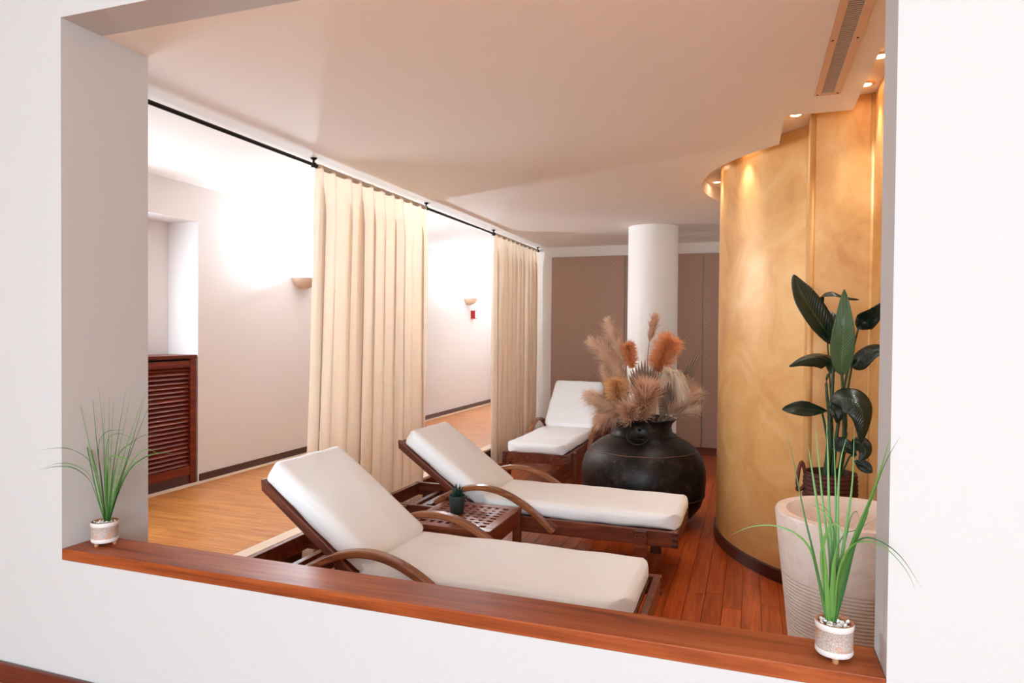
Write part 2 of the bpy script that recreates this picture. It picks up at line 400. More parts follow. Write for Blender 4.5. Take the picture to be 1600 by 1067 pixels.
# the rest of the front room, behind the camera
bm = nb(); box(bm, -6.3, -6.2, -4.6, YJ, NF, 3.0); tag(obj('wall_front_room_left', bm, 'column'), 'white left side wall of the front room', kind='structure')
bm = nb(); box(bm, 3.6, 3.7, -4.6, YB, NF, 3.0); tag(obj('wall_front_room_right', bm, 'column'), 'white right side wall of the front room', kind='structure')
bm = nb(); box(bm, -6.3, 3.7, -4.6, YF-.001, 3.0, 3.1); tag(obj('ceiling', bm, 'column'), 'white ceiling of the front room', kind='structure')

# lounge floor: slab and bamboo planks running into the room
fl = obj('floor', (lambda b: (box(b, XSTEP, 1.3, YB, YFAR, -.12, -.010), b)[1])(nb()), 'joint'); tag(fl, 'sunken orange-brown bamboo plank floor of the lounge', kind='structure')
PW, PL = .0965, 1.12
pm = obj('plank', (lambda b: (box(b, -PW/2+.0008, PW/2-.0008, -PL/2+.0008, PL/2-.0008, -.0098, 0, bev=.0012, seg=1), b)[1])(nb()), 'floor', fl).data
first = True
def in_gold(x, y):
    return (x-GC[0])**2+(y-GC[1])**2 < (GR-.02)**2 or (x > .30 and 3.66 < y < 4.6) or x > .62
nx = int((.66-XSTEP)/PW)
for i in range(nx):
    x = XSTEP+PW*(i+.5); y0 = YB+.002
    y = y0-random.uniform(.05, PL-.1); 
    while y < YFAR-.01:
        a, b = max(y, y0), min(y+PL, YFAR-.002)
        if b-a > .05 and not all(in_gold(x+q*PW*.5, a+(b-a)*f) for f in (0, .25, .5, .75, 1) for q in (-1, 1)):
            if first: o = [c for c in fl.children][0]; first = False
            else: o = inst('plank', pm, fl)
            o.location = (x, (a+b)/2, 0); o.scale = (1, (b-a)/PL, 1)
        y += PL
# raised corridor floor
cf = obj('floor', (lambda b: (box(b, XW-.3, XSTEP+.001-.1, YJ, 11.6, -.1, NF-.010), b)[1])(nb()), 'joint'); tag(cf, 'raised bamboo plank floor of the corridor behind the curtains, coloured paler as if lit', kind='structure')
cw = .105; cx0, cx1 = XW+.085, XSTEP-.10; L = (cx1-cx0)
cmsh = {}
n = int((11.5-YJ)/cw)
for j in range(n):
    y = YJ+.002+cw*(j+.5); s = random.uniform(.3, .7)
    for a, b in ((0, s), (s, 1)):
        if not cmsh:
            o = obj('plank', (lambda q: (box(q, -.5+.001, .5-.001, -cw/2+.0008, cw/2-.0008, -.0098, 0), q)[1])(nb()), 'cfloor', cf); cmsh['m'] = o.data
        else: o = inst('plank', cmsh['m'], cf)
        o.location = (cx0+L*(a+b)/2, y, NF); o.scale = (L*(b-a), 1, 1)
bm = nb(); box(bm, XSTEP-.10, XSTEP, YJ, YFAR-.001, NF-.022, NF+.001, bev=.004)
tag(obj('trim_2', bm, 'nosing'), 'pale stone nosing strip along the step edge under the curtain rail', kind='structure')
bm = nb(); box(bm, XSTEP-.10, XSTEP-.003, YJ, YFAR-.001, -.1, NF-.0225)
tag(obj('trim_3', bm, 'darkwood'), 'dark wooden riser of the step between corridor and lounge', kind='structure')
bm = nb(); box(bm, XW, XW+.085, YJ, 11.5, NF-.02, NF+.0008)
tag(obj('trim_4', bm, 'nosing'), 'narrow pale stone border of the corridor floor along the wall', kind='structure')

# corridor left wall with niche, end wall, ceiling
YN, ZN, XNB = 4.439, 2.322, -4.617
bm = nb()
box(bm, -4.75, XW, YN, 11.6, NF-.05, CCEIL+.05)
box(bm, -4.75, XW, YJ, YN, ZN, CCEIL+.05)
box(bm, -4.75, XNB, 3.85, YN, NF-.05, ZN); box(bm, -4.75, XNB, YJ, 2.25, NF-.05, ZN); box(bm, -4.75, XNB, 2.25, 3.85, NF-.05, 1.26); box(bm, -4.75, XNB, 2.25, 3.85, 2.25, ZN)
tag(obj('wall_left', bm, 'cwall'), 'white corridor wall with a deep niche and two wall lamps', kind='structure')
bm = nb(); box(bm, XW, -2.6, 11.5, 11.6, NF-.05, CCEIL+.05)
tag(obj('wall_corridor_end', bm, 'cwall'), 'white end wall of the corridor behind the second curtain', kind='structure')
bm = nb(); box(bm, -4.75, -2.60, YJ-.01, 11.6, CCEIL, CCEIL+.05)
tag(obj('ceiling', bm, 'cceil'), 'bright white corridor ceiling beyond the curtain rail', kind='structure')
bm = nb(); box(bm, XW+.0005, XW+.013, YN+.012, 11.5, NF, NF+.06, bev=.003)
tag(obj('baseboard_left', bm, 'darkwood'), 'dark wooden baseboard along the white corridor wall', kind='structure')
# added window frame and pane, unseen behind the pier, for daylight in the niche
w = tag(obj('added_window_1', (lambda b: (box(b, -4.70, -4.60, 2.25, 2.31, 1.26, 2.25), box(b, -4.70, -4.60, 3.79, 3.85, 1.26, 2.25), box(b, -4.70, -4.60, 2.31, 3.79, 1.26, 1.32), box(b, -4.70, -4.60, 2.31, 3.79, 2.19, 2.25), b)[-1])(nb()), 'white'), 'white framed window added out of view in the corridor niche for daylight', kind='structure')

gl = NT('window_glass'); gl.b.inputs['Transmission Weight'].default_value = 1; gl.b.inputs['Roughness'].default_value = .05; M['glass'] = gl.m
boxobj('pane', 'glass', w, -4.665, -4.659, 2.31, 3.79, 1.32, 2.19)
# lounge ceiling with the stepped and curved cove, and the higher cove ceiling above it
poly = [(-2.60, YB), (.44, YB), (.44, 3.565), (.141, 3.565)]
a0 = math.atan2(4.10-GC[1], .141-GC[0])+2*PI
for i in range(41):
    a = a0+(PI/2-a0)*i/40; poly.append((GC[0]+RIM*math.cos(a), GC[1]+RIM*math.sin(a)))
poly += [(1.3, 6.66), (1.3, YFAR), (-2.60, YFAR)]
bm = nb(); prism(bm, poly, CEIL, RECESS)
bmesh.ops.triangulate(bm, faces=[f for f in bm.faces if len(f.verts) > 4])
ce = tag(obj('ceiling', bm, 'ceil', smooth=True, auto=30), 'warm beige lounge ceiling with a stepped curved edge before the golden wall', kind='structure')
bm = nb(); box(bm, -2.60, 1.3, YB, YFAR, RECESS+.0005, RECESS+.06)
tag(obj('ceiling', bm, 'ceil'), 'raised cove ceiling holding the small downlights above the golden wall', kind='structure')

# golden stucco wall: the big curved drum, the stepped pier and the right wall
poly = []
for i in range(57):
    a = math.radians(90+(231.4-90)*i/56); poly.append((GC[0]+GR*math.cos(a), GC[1]+GR*math.sin(a)))
poly += [(.283, 3.70), (.29, 3.69), (.547, 3.675), (.547, 3.10), (.66, 3.10), (.66, YB), (1.3, YB), (1.3, 6.528)]
bm = nb(); prism(bm, poly, -.02, RECESS)
bmesh.ops.triangulate(bm, faces=[f for f in bm.faces if len(f.verts) > 4])
gw = tag(obj('wall_right', bm, 'gold', smooth=True, auto=25), 'golden stucco wall bulging into the room in a large curve', kind='structure')
bm = nb()
tube(bm, [(.279, 3.686, .08), (.279, 3.686, RECESS-.001)], .014, 10)
tag(obj('trim_5', bm, 'gold', smooth=True), 'vertical half-round bead on the edge of the golden pier', kind='structure')
bm = nb(); tube(bm, [(.545, 3.668, 0), (.545, 3.668, RECESS-.001)], .012, 10)
tag(obj('trim_6', bm, 'gold', smooth=True), 'vertical half-round bead in the right corner of the golden pier', kind='structure')
bm = nb(); pin = []; pout = []
for i in range(57):
    a = math.radians(90+(231.4-90)*i/56); pin.append((GC[0]+(GR-.002)*math.cos(a), GC[1]+(GR-.002)*math.sin(a))); pout.append((GC[0]+(GR+.014)*math.cos(a), GC[1]+(GR+.014)*math.sin(a)))
pin += [(.285, 3.69), (.54, 3.675)]; pout += [(.269, 3.676), (.54, 3.661)]
lo = [[bm.verts.new((x, y, z)) for x, y in pl] for pl, z in ((pin, .001), (pout, .001), (pout, .072), (pin, .078))]
for k in range(4):
    A, B = lo[k], lo[(k+1) % 4]
    for i in range(len(A)-1): bm.faces.new((A[i], A[i+1], B[i+1], B[i]))
tag(obj('baseboard_right', bm, 'darkwood'), 'dark curved baseboard at the foot of the golden drum wall', kind='structure')

# far wall with taupe fabric panels
bm = nb(); box(bm, -2.60, 1.3, YFAR, 11.6, -.05, CCEIL+.05)
fwall = tag(obj('wall_far', bm, 'trimwhite'), 'far lounge wall clad with taupe diamond-patterned fabric panels', kind='structure')
for x0, x1 in ((-2.379, -1.452), (-1.440, -.536), (-.524, .42)):
    boxobj('panel', 'panel', fwall, x0, x1, YFAR-.028, YFAR-.0005, .09, 2.374, bev=.006)
boxobj('baseboard', 'darkwoodx', fwall, -2.55, .9, YFAR-.02, YFAR-.0005, .0, .088)
# round white column
bm = nb(); lathe(bm, [(.248, .0), (.248, CEIL-.001)], 56, cx=-.94, cy=6.965)
tag(obj('column', bm, 'column', smooth=True), 'round white column standing behind the big black urn', kind='structure')

# ------------------------------------------------------------------ louvred cabinet in the niche
cab = thing('louvred_cabinet', 'dark red wooden cabinet with louvred front filling the wall niche', 'cabinet', (XW, 3.4, NF))
Y0, Y1, CT = 2.10-3.4, 4.415-3.4, 1.05
boxobj('body', 'ventdark', cab, -.30, -.05, Y0, Y1, 0, CT-.03)
boxobj('top', 'redwood', cab, -.31, .012, Y0, Y1+.005, CT-.028, CT, bev=.003)
boxobj('stile', 'redwood', cab, -.045, .008, Y1-.062, Y1, 0, CT-.03, bev=.003)
boxobj('stile', 'redwood', cab, -.045, .008, Y0, Y0+.06, 0, CT-.03, bev=.003)
boxobj('stile', 'redwood', cab, -.045, .006, -.42, -.34, .115, CT-.10, bev=.003)
boxobj('top_rail', 'redwood', cab, -.045, .004, Y0+.06, Y1-.063, CT-.10, CT-.045, bev=.003)
boxobj('bottom_rail', 'redwood', cab, -.045, .004, Y0+.06, Y1-.063, .075, .145, bev=.003)
boxobj('plinth', 'darkwood', cab, -.045, -.004, Y0+.06, Y1-.063, 0, .074)
sl = None
for (a, b) in ((-.339, Y1-.063), (Y0+.061, -.421)):
    for k in range(23):
        z = .165+k*(CT-.10-.175)/22
        if sl is None:
            o = boxobj('slat', 'redwood', cab, -.004, .004, -.5, .5, -.021, .021, bev=.002); sl = o.data
        else: o = inst('slat', sl, cab)
        o.location = (-.02, (a+b)/2, z); o.scale = (1, b-a, 1); o.rotation_euler = (0, math.radians(-42), 0)

# ------------------------------------------------------------------ wall lamps, call point
def sconce(label, y):
    t = thing('wall_sconce', label, 'wall lamp', (XW, y, 1.85), 0, 'half-bowl wall lamps in the corridor')
    bm = nb()
    prof = [(0, 0), (.05, .004), (.09, .018), (.125, .045), (.15, .078), (.163, .112), (.157, .112), (.14, .075), (.115, .046), (.08, .022), (0, .010)]
    lathe(bm, prof, 28, -PI/2, PI/2)
    obj('bowl', bm, 'sconce', t, smooth=True, auto=60)
    boxobj('back_plate', 'sconce', t, 0, .004, -.12, .12, .04, .11)
    bm = nb(); bmesh.ops.create_uvsphere(bm, u_segments=16, v_segments=10, radius=.028)
    obj('bulb', bm, 'bulb', t, smooth=True, loc=(.07, 0, .066))
    l = bpy.data.lights.new('sconce_light', 'POINT'); l.energy = 98; l.color = (.71, .875, 1.0); l.shadow_soft_size = .05
    o = bpy.data.objects.new('sconce_light', l); COL.objects.link(o); o.parent = t; o.location = (.075, 0, .125)
    return t
sconce('plaster half-bowl wall lamp half hidden by the nearer curtain', 5.81)
sconce('plaster half-bowl wall lamp above the small red box', 10.12)
cp = thing('call_point', 'small red and white wall box below the far wall lamp', 'alarm box', (XW, 10.28, 1.70))
boxobj('housing', 'red', cp, 0, .075, -.05, .05, -.065, .065, bev=.004)
boxobj('cover', 'white', cp, .0755, .082, -.046, .03, -.055, .055, bev=.002)

# ------------------------------------------------------------------ curtain rail and curtains
XROD, ZROD = -2.555, 2.460
rail = thing('curtain_rail', 'thin black iron curtain rail hung under the ceiling edge', 'curtain rail', (XROD, 2.05, ZROD))
bm = nb(); tube(bm, [(0, .0, 0), (0, YFAR-2.055, 0)], .011, 10)
obj('rod', bm, 'black', rail, smooth=True, auto=50)
for y in (3.565, 5.105, 6.675, 8.24):
    bm = nb(); lathe(bm, [(.0, -.020), (.016, -.018), (.016, .012), (.007, .016), (.007, .028), (.018, .036), (.022, CEIL-ZROD-.0005)], 14)
    obj('bracket', bm, 'black', rail, smooth=True, auto=50, loc=(0, y-2.05, 0))
def curtain(label, y0, y1, folds, seed, flare0, flare1):
    rnd = random.Random(seed)
    nu, nv = folds*14, 40
    ph = [rnd.uniform(-.6, .6) for _ in range(folds*2+2)]; am = [rnd.uniform(.65, 1.2) for _ in range(folds*2+2)]
    bm = nb(); V = []
    for j in range(nv+1):
        t = j/nv; z = ZROD+.012+(.018-ZROD-.012)*t; row = []
        e = min(1, t*9)
        for i in range(nu+1):
            s = i/nu; f = s*folds; k = int(f*2); fr_ = f*2-k
            A = am[k]*(1-fr_)+am[k+1]*fr_; P_ = ph[k]*(1-fr_)+ph[k+1]*fr_
            amp = (.016+.030*e+.012*t)*A
            x = amp*math.sin(2*PI*f+P_+.5*math.sin(t*2.2+k))+.004*math.sin(2*PI*f*2.7+seed+t)*e
            if t < .02: x += math.copysign(.012, x)*(1-t/.02)*.5
            ya = y0-flare0*t**1.2; yb = y1+flare1*t
            y = ya+(yb-ya)*s+.018*e*math.sin(4*PI*f+P_)*A+.006*noise.noise(Vector((s*9, t*3, seed)))
            row.append(bm.verts.new((x, y-(y0+y1)/2, z)))
        V.append(row)
    for j in range(nv):
        for i in range(nu): bm.faces.new((V[j][i], V[j][i+1], V[j+1][i+1], V[j+1][i]))
    t = thing('curtain', label, 'curtain', (XROD, (y0+y1)/2, 0), 0, 'cream curtains on the black rail')
    o = obj('cloth', bm, 'curtain', t, smooth=True)
    bm = nb(); tube(bm, [(0, y0-(y0+y1)/2, ZROD), (0, y1-(y0+y1)/2, ZROD)], .0165, 12, cap=False)
    obj('rod_pocket', bm, 'curtain', t, smooth=True)
curtain('wide cream linen curtain behind the two nearer loungers', 3.59, 5.085, 10, 3, .13, -.02)
curtain('narrower cream linen curtain beside the far lounger', 6.70, 8.20, 10, 8, .03, -.05)

# ------------------------------------------------------------------ loungers
W2 = .31
def make_lounger():
    t = thing('sun_lounger', '', 'lounger')
    R0, R1 = .24, .33
    for s in (-1, 1):
        boxobj('side_rail', 'teak', t, 0, 1.95, min(s*W2, s*(W2-.032)), max(s*W2, s*(W2-.032)), R0, R1, bev=.004)
    e = boxobj('foot_rail', 'teak', t, 1.916, 1.9485, -W2+.033, W2-.033, R0+.001, R1-.001, bev=.003)
    for s in (-1, 1):
        for z in (.252, .283, .314):
            boxobj('finger_joint', 'darkwood', e, 1.9175, 1.9515, min(s*(W2-.03), s*(W2+.0015)), max(s*(W2-.03), s*(W2+.0015)), z-.0075, z+.0075)
    boxobj('head_rail', 'teak', t, .0015, .034, -W2+.033, W2-.033, R0+.001, R1-.001, bev=.003)
    for x in (.20, .275, .345, .47, .60):
        boxobj('cross_bar', 'teak', t, x-.018, x+.018, -W2+.033, W2-.033, .255, .285, bev=.003)
    sl = None
    for k in range(10):
        x = .76+k*.122
        if sl is None: o = boxobj('slat', 'teak', t, -.04, .04, -W2+.033, W2-.033, .295, .313, bev=.003); sl = o.data
        else: o = inst('slat', sl, t)
        o.location = (x, 0, 0)
    for x in (.22, 1.745):
        for s in (-1, 1):
            lg = boxobj('leg', 'teak', t, x-.036, x+.036, min(s*(W2+.0005), s*(W2+.026)), max(s*(W2+.0005), s*(W2+.026)), 0, R1-.004, bev=.004)
            for dx in (-.017, .017):
                bm = nb(); bmesh.ops.create_cone(bm, cap_ends=True, segments=10, radius1=.0045, radius2=.0045, depth=.004, matrix=Matrix.Translation((x+dx, s*(W2+.0275), .295))@Matrix.Rotation(PI/2, 4, 'X'))
                obj('bolt', bm, 'bolt', lg)
    for s in (-1, 1):                                            # bent wood arms
        kn = [(.47, .372), (.56, .430), (.66, .470), (.76, .488), (.86, .482), (.96, .452), (1.06, .400), (1.15, .336), (1.235, .262)]
        pts = []
        for i in range(len(kn)-1):
            for q in range(4):
                u = q/4; p0, p1, p2, p3 = kn[max(i-1, 0)], kn[i], kn[i+1], kn[min(i+2, len(kn)-1)]
                pts.append(tuple(.5*((2*p1[c])+(p2[c]-p0[c])*u+(2*p0[c]-5*p1[c]+4*p2[c]-p3[c])*u*u+(3*p1[c]-p0[c]-3*p2[c]+p3[c])*u**3) for c in (0, 1)))
        pts.append(kn[-1])
        bm = nb(); sweep_rect(bm, [(x, s*(W2+.024), z) for x, z in pts], .046, .032)
        a = obj('arm', bm, 'teak_arm', t, smooth=True, auto=30)
        boxobj('arm_post', 'teak', a, .52, .56, min(s*(W2+.001), s*(W2+.022)), max(s*(W2+.001), s*(W2+.022)), .25, .41, bev=.003)
    # backrest (its own frame turns about the hinge)
    br = thing('backrest', '', 'x'); del br['label']; del br['category']; br.parent = t
    br.location = (.70, 0, .325)
    for s in (-1, 1):
        bm = nb(); y0, y1 = min(s*.235, s*.27), max(s*.235, s*.27)
        box(bm, -.675, .02, y0, y1, -.022, .022, bev=.006)
        for v in bm.verts:
            if v.co.x < -.66 and v.co.z < 0: v.co.x += .028
        obj('stile', bm, 'teak', br)
    boxobj('top_rail', 'teak', br, -.668, -.61, -.234, .234, -.018, .018, bev=.005)
    for k in range(6): boxobj('slat', 'teak', br, -.55+k*.1-.03, -.55+k*.1+.03, -.234, .234, -.006, .010, bev=.003)
    bm = nb(); soft_box(bm, .340, .285, .055, .050, (36, 26, 10), .012, .009, 2.3, .095)
    obj('back_cushion', bm, 'cushion', br, smooth=True, loc=(-.345, 0, .080))
    bm = nb(); soft_box(bm, .625, .292, .046, .042, (56, 26, 10), .008, .007, 5.1, .125)
    obj('seat_cushion', bm, 'cushion', t, smooth=True, loc=(1.338, 0, .372))
    # prop strut
    boxobj('prop_bar', 'teak', t, .345, .375, -.22, .22, .29, .32, bev=.004)
    return t
def lounger(src, label, loc, rz, ang, dseat=0, dback=0):
    t = src if src.get('label') == '' else copy_tree(src)
    t['label'] = label; t['group'] = 'teak loungers with white cushions'
    t.location = loc; t.rotation_euler = (0, 0, rz)
    for c in t.children:
        if c.name.startswith('seat_cushion'): c.location.x = 1.338+dseat
        if c.name.startswith('backrest'):
            c.rotation_euler = (0, ang, 0)
            for g_ in c.children:
                if g_.name.startswith('back_cushion'): g_.location.x = -.345+dback
    return t
proto = make_lounger()
l1 = lounger(proto, 'wooden lounger with white cushion nearest the sill', (-2.32, 2.87, 0), 0, math.radians(37), -.055, 0)
lounger(proto, 'wooden lounger with white cushion between small table and black urn', (-2.315, 4.195, 0), math.radians(-.4), math.radians(35.2), 0, .032)
lounger(proto, 'wooden lounger facing the camera beside the far curtain', (-1.83, 7.86, 0), math.radians(-90.4), math.radians(44))

# ------------------------------------------------------------------ lattice side table with a succulent
TX0, TX1, TY0, TY1, TZ = -1.77, -1.27, 3.295, 3.825, .40
tb = thing('side_table', 'low teak side table with square-holed top between two loungers', 'table', ((TX0+TX1)/2, (TY0+TY1)/2, 0))
hx, hy = (TX1-TX0)/2, (TY1-TY0)/2
for s in (-1, 1):
    boxobj('top_frame', 'tablewood', tb, -hx, hx, min(s*hy, s*(hy-.062)), max(s*hy, s*(hy-.062)), TZ-.024, TZ, bev=.003)
    boxobj('top_frame', 'tablewood', tb, min(s*hx, s*(hx-.055)), max(s*hx, s*(hx-.055)), -hy+.063, hy-.063, TZ-.024, TZ, bev=.003)
    boxobj('apron', 'tablewood', tb, -hx+.045, hx-.045, min(s*(hy-.006), s*(hy-.026)), max(s*(hy-.006), s*(hy-.026)), TZ-.10, TZ-.025, bev=.002)
    boxobj('apron', 'tablewood', tb, min(s*(hx-.006), s*(hx-.026)), max(s*(hx-.006), s*(hx-.026)), -hy+.045, hy-.045, TZ-.10, TZ-.025, bev=.002)
    for r in (-1, 1):
        boxobj('leg', 'tablewood', tb, min(s*hx, s*(hx-.044)), max(s*hx, s*(hx-.044)), min(r*hy, r*(hy-.044)), max(r*hy, r*(hy-.044)), 0, TZ-.025, bev=.003)
nl = 8
ix, iy = hx-.055, hy-.063
for k in range(1, nl):
    x = -ix+2*ix*k/nl; y = -iy+2*iy*k/nl
    boxobj('slat', 'tablewood', tb, x-.0125, x+.0125, -iy, iy, TZ-.0225, TZ-.0015)
    boxobj('slat', 'tablewood', tb, -ix, ix, y-.0135, y+.0135, TZ-.0220, TZ-.0010)
sp = thing('potted_succulent', 'small spiky succulent in a dark pot on the side table', 'potted plant', (-1.575, 3.565, TZ))
bm = nb(); lathe(bm, [(.0, .0), (.034, .0), (.038, .004), (.046, .088), (.049, .09), (.049, .104), (.044, .104), (.042, .085), (.0, .083)], 28)
obj('pot', bm, 'succpot', sp, smooth=True, auto=40)
bm = nb(); lathe(bm, [(.043, .088), (.0, .092)], 20); obj('soil', bm, 'soil', sp)
lf = None
for ring, (nn, tilt, ln) in enumerate(((10, 62, .062), (9, 42, .07), (7, 24, .078), (4, 8, .085))):
    for k in range(nn):
        if lf is None:
            bm = nb(); pts = [(0, 0, 0), (0, .004, .25), (0, .0, .6), (0, -.02, 1)]
            fr = [(.10, .05), (.13, .06), (.08, .04), (.004, .004)]; rings = []
            for (p, (wd, hg)) in zip(pts, fr): rings.append([bm.verts.new((p[0]+wd*math.cos(q*PI/3), p[1]+hg*math.sin(q*PI/3), p[2])) for q in range(6)])
            for A, B in zip(rings, rings[1:]):
                for q in range(6): bm.faces.new((A[q], A[(q+1) % 6], B[(q+1) % 6], B[q]))
            o = obj('leaf', bm, 'succleaf', sp, smooth=True); lf = o.data
        else: o = inst('leaf', lf, sp)
        a = 2*PI*k/nn+ring*.4+random.uniform(-.1, .1); o.location = (.008*math.cos(a), .008*math.sin(a), .090)
        o.rotation_euler = (math.radians(tilt+random.uniform(-6, 6)), 0, a); o.scale = (ln*.9, ln*.9, ln)

# ------------------------------------------------------------------ big urn and dried stems
UX, UY = -.775, 5.30
urn = thing('urn', 'huge dark patinated metal urn filled with dried plumes', 'urn', (UX, UY, 0))
bm = nb()
prof = [(0, 0), (.22, 0), (.30, .012), (.38, .06), (.435, .13), (.468, .23), (.477, .32), (.470, .41), (.445, .49), (.40, .555), (.345, .602), (.295, .628), (.262, .645), (.236, .664), (.222, .69), (.216, .72), (.220, .745), (.240, .770), (.246, .780), (.238, .786), (.215, .770), (.200, .74), (.200, .69), (.26, .62), (.40, .45), (.40, .2), (.0, .05)]
lathe(bm, prof, 72)
for v in bm.verts: v.co += Vector((v.co.x, v.co.y, 0)).normalized()*.006*noise.noise(v.co*5) if v.co.xy.length > .1 else Vector()
obj('body', bm, 'urn', urn, smooth=True, auto=60)
for z, R in ((.548, .407), (.215, .466), (.655, .250)):
    bm = nb(); torus(bm, (0, 0, z), (0, 0, 1), R, .0045, 72, 6)
    for v in bm.verts: v.co.z += .004*noise.noise(v.co*12)
    obj('seam', bm, 'urnseam' if z < .6 else 'urn', urn, smooth=True)
for s in (1, -1):
    d = Vector((.03*s, -.99*s, 0)).normalized() if s == 1 else Vector((.2, .98, 0))
    up_ = Vector((0, 0, 1)); nr = (d*.73+up_*.69).normalized(); c = d*.300+up_*.684
    bm = nb(); torus(bm, c+nr*.006, nr, .080, .0075, 30, 8)
    rg = obj('ring_handle', bm, 'urn', urn, smooth=True)
    bm = nb(); tube(bm, [d*.215+up_*.752, d*.246+up_*.752, d*.258+up_*.738, d*.250+up_*.722, d*.215+up_*.716], .011, 8)
    obj('lug', bm, 'urn', rg, smooth=True)

def spline(kn, n=6):
    kn = [Vector(k) for k in kn]; out = []
    for i in range(len(kn)-1):
        p0, p1, p2, p3 = kn[max(i-1, 0)], kn[i], kn[i+1], kn[min(i+2, len(kn)-1)]
        for q in range(n):
            u = q/n; out.append(.5*((2*p1)+(p2-p0)*u+(2*p0-5*p1+4*p2-p3)*u*u+(3*p1-p0-3*p2+p3)*u**3))
    out.append(kn[-1]); return out
def plume(name, label, kn, width, mat, start=.35, hairs=900, lean=1.0, blunt=False, seed=1, droop=.25, hl=1.0):
    """dried plume: kn = knots (world) from the urn mouth to the tip"""
    rnd = random.Random(seed); P_ = spline(kn, 8); base = P_[0]
    t = thing(name, label, 'dried plume', base, 0, 'dried stems in the urn')
    loc = [p-base for p in P_]
    bm = nb(); tube(bm, loc, [.0035-.0025*i/len(loc) for i in range(len(loc))], 6); obj('stem', bm, 'drystem', t, smooth=True)
    bm = nb(); fr = frames(loc, Vector((.3, 1, .2))); N = len(fr)-1
    hairs = int(hairs*1.9); width *= 1.18
    for h in range(hairs):
        s = start+(1-start)*rnd.random()**.9; q = s*N; i = min(int(q), N-1); f = q-i
        p = fr[i][0].lerp(fr[i+1][0], f); tt = fr[i][1]; a = rnd.uniform(0, 2*PI)
        rd = fr[i][2]*math.cos(a)+fr[i][3]*math.sin(a)
        r_ = (s-start)/(1-start)
        env = math.sin(PI*min(1, r_*.9+.12))**.6 if not blunt else min(1, r_*4+.45)*(1 if r_ < .8 else math.sqrt(max(.0, 1-((r_-.8)/.2)**2))*.9+.1)
        ln = width*env*rnd.uniform(.45, 1.45)*hl*(1+.35*math.sin(r_*23+a*2) if not blunt else .8)
        d = (rd*(.62+.5*(1-r_) if not blunt else 1.0)+tt*(lean if not blunt else .35)+Vector((rnd.uniform(-1, 1), rnd.uniform(-1, 1), rnd.uniform(-1, 1)))*(.26 if not blunt else .5)).normalized()
        m = p+d*ln*.6; e = p+d*ln*1.15+Vector((0, 0, -droop*ln*.6))
        side = d.cross(rd); side = (side if side.length > 1e-3 else d.orthogonal()).normalized()*(.0022 if not blunt else .0028)
        v = [bm.verts.new(p-side*.6), bm.verts.new(p+side*.6), bm.verts.new(m+side), bm.verts.new(m-side), bm.verts.new(e)]
        bm.faces.new((v[0], v[1], v[2], v[3])); bm.faces.new((v[3], v[2], v[4]))
    o = obj('plume_hair', bm, mat, t); o['kind'] = 'stuff'
    return t
def U(u, v, dy=0): return px(u, v, UY+dy)
mouth = lambda du, dy=0: Vector((UX+du, UY+dy, .70))
plume('pampas_plume', 'tall beige pampas plume curving far to the left', [mouth(-.06, -.03), U(985, 628, -.03), U(968, 585, -.05), U(945, 552, -.08), U(920, 531, -.10)], .085, 'pamp', .30, 1500, 1.2, seed=1)
plume('pampas_plume', 'upright beige plume at the top left of the urn', [mouth(-.04, .05), U(985, 610, .05), U(972, 560, .05), U(958, 525, .05), U(949, 500, .05)], .075, 'pamp', .40, 1300, 1.25, seed=2)
plume('pampas_plume', 'slender tan plume rising highest before the column', [mouth(.02, .06), U(1011, 590, .06), U(1013, 545, .06), U(1019, 515, .06), U(1024, 494, .05)], .052, 'pamp2', .58, 800, 1.4, seed=3)
plume('bunny_tail_plume', 'rounded orange plume left of the column', [mouth(-.03, -.02), U(993, 610, -.02), U(988, 575, -.03), U(983, 548, -.03), U(980, 541, -.03)], .052, 'pampo', .50, 1500, .5, True, seed=4, droop=.1)
plume('bunny_tail_plume', 'fluffy orange plume right of the slender tan plume', [mouth(.06, .02), U(1025, 610, .02), U(1030, 575, .0), U(1040, 545, .0), U(1050, 532, .0)], .095, 'pampo', .45, 1500, .8, True, seed=5, droop=.1)
plume('bunny_tail_plume', 'thick rounded apricot plume low on the left', [mouth(-.10, -.06), U(972, 640, -.10), U(967, 622, -.13), U(963, 606, -.15), U(962, 598, -.15)], .085, 'pampo2', .35, 1700, .5, True, seed=6, droop=.1)
plume('pampas_plume', 'drooping cream-white plume on the right of the urn', [mouth(.08, -.05), U(1028, 610, -.12), U(1034, 583, -.16), U(1050, 584, -.20), U(1062, 600, -.21), U(1066, 618, -.21)],   .062, 'pampw', .42, 1300, 1.0, seed=7, droop=1.3)
plume('pampas_plume', 'broad pinkish plume over the front of the urn rim', [mouth(.0, -.10), U(1005, 645, -.20), U(1007, 630, -.24), U(1010, 615, -.25), U(1012, 604, -.25)], .115, 'pamp2', .15, 1700, 1.0, seed=8)
plume('pampas_plume', 'tan plume leaning over the white lounger at left', [mouth(-.12, -.08), U(968, 644, -.15), U(950, 636, -.18), U(934, 626, -.2), U(917, 616, -.2)], .085, 'pamp', .15, 1500, 1.1, seed=9)
plume('pampas_plume', 'short tan plume hanging over the left rim', [mouth(-.14, -.06), U(970, 650, -.16), U(956, 648, -.2), U(944, 650, -.2), U(935, 656, -.2)], .07, 'pamp2', .15, 1000, .9, seed=10, droop=.8)
plume('pampas_plume', 'small ragged plume behind the apricot one', [mouth(-.10, .02), U(965, 630, .03), U(953, 605, .03), U(945, 585, .03), U(942, 570, .03)], .05, 'pamp', .30, 700, 1.1, seed=11)
plume('pampas_plume', 'short tan tuft at the middle of the rim', [mouth(-.05, -.12), U(985, 652, -.22), U(984, 646, -.24), U(983, 638, -.25)], .085, 'pamp2', .05, 900, 1.0, seed=12)
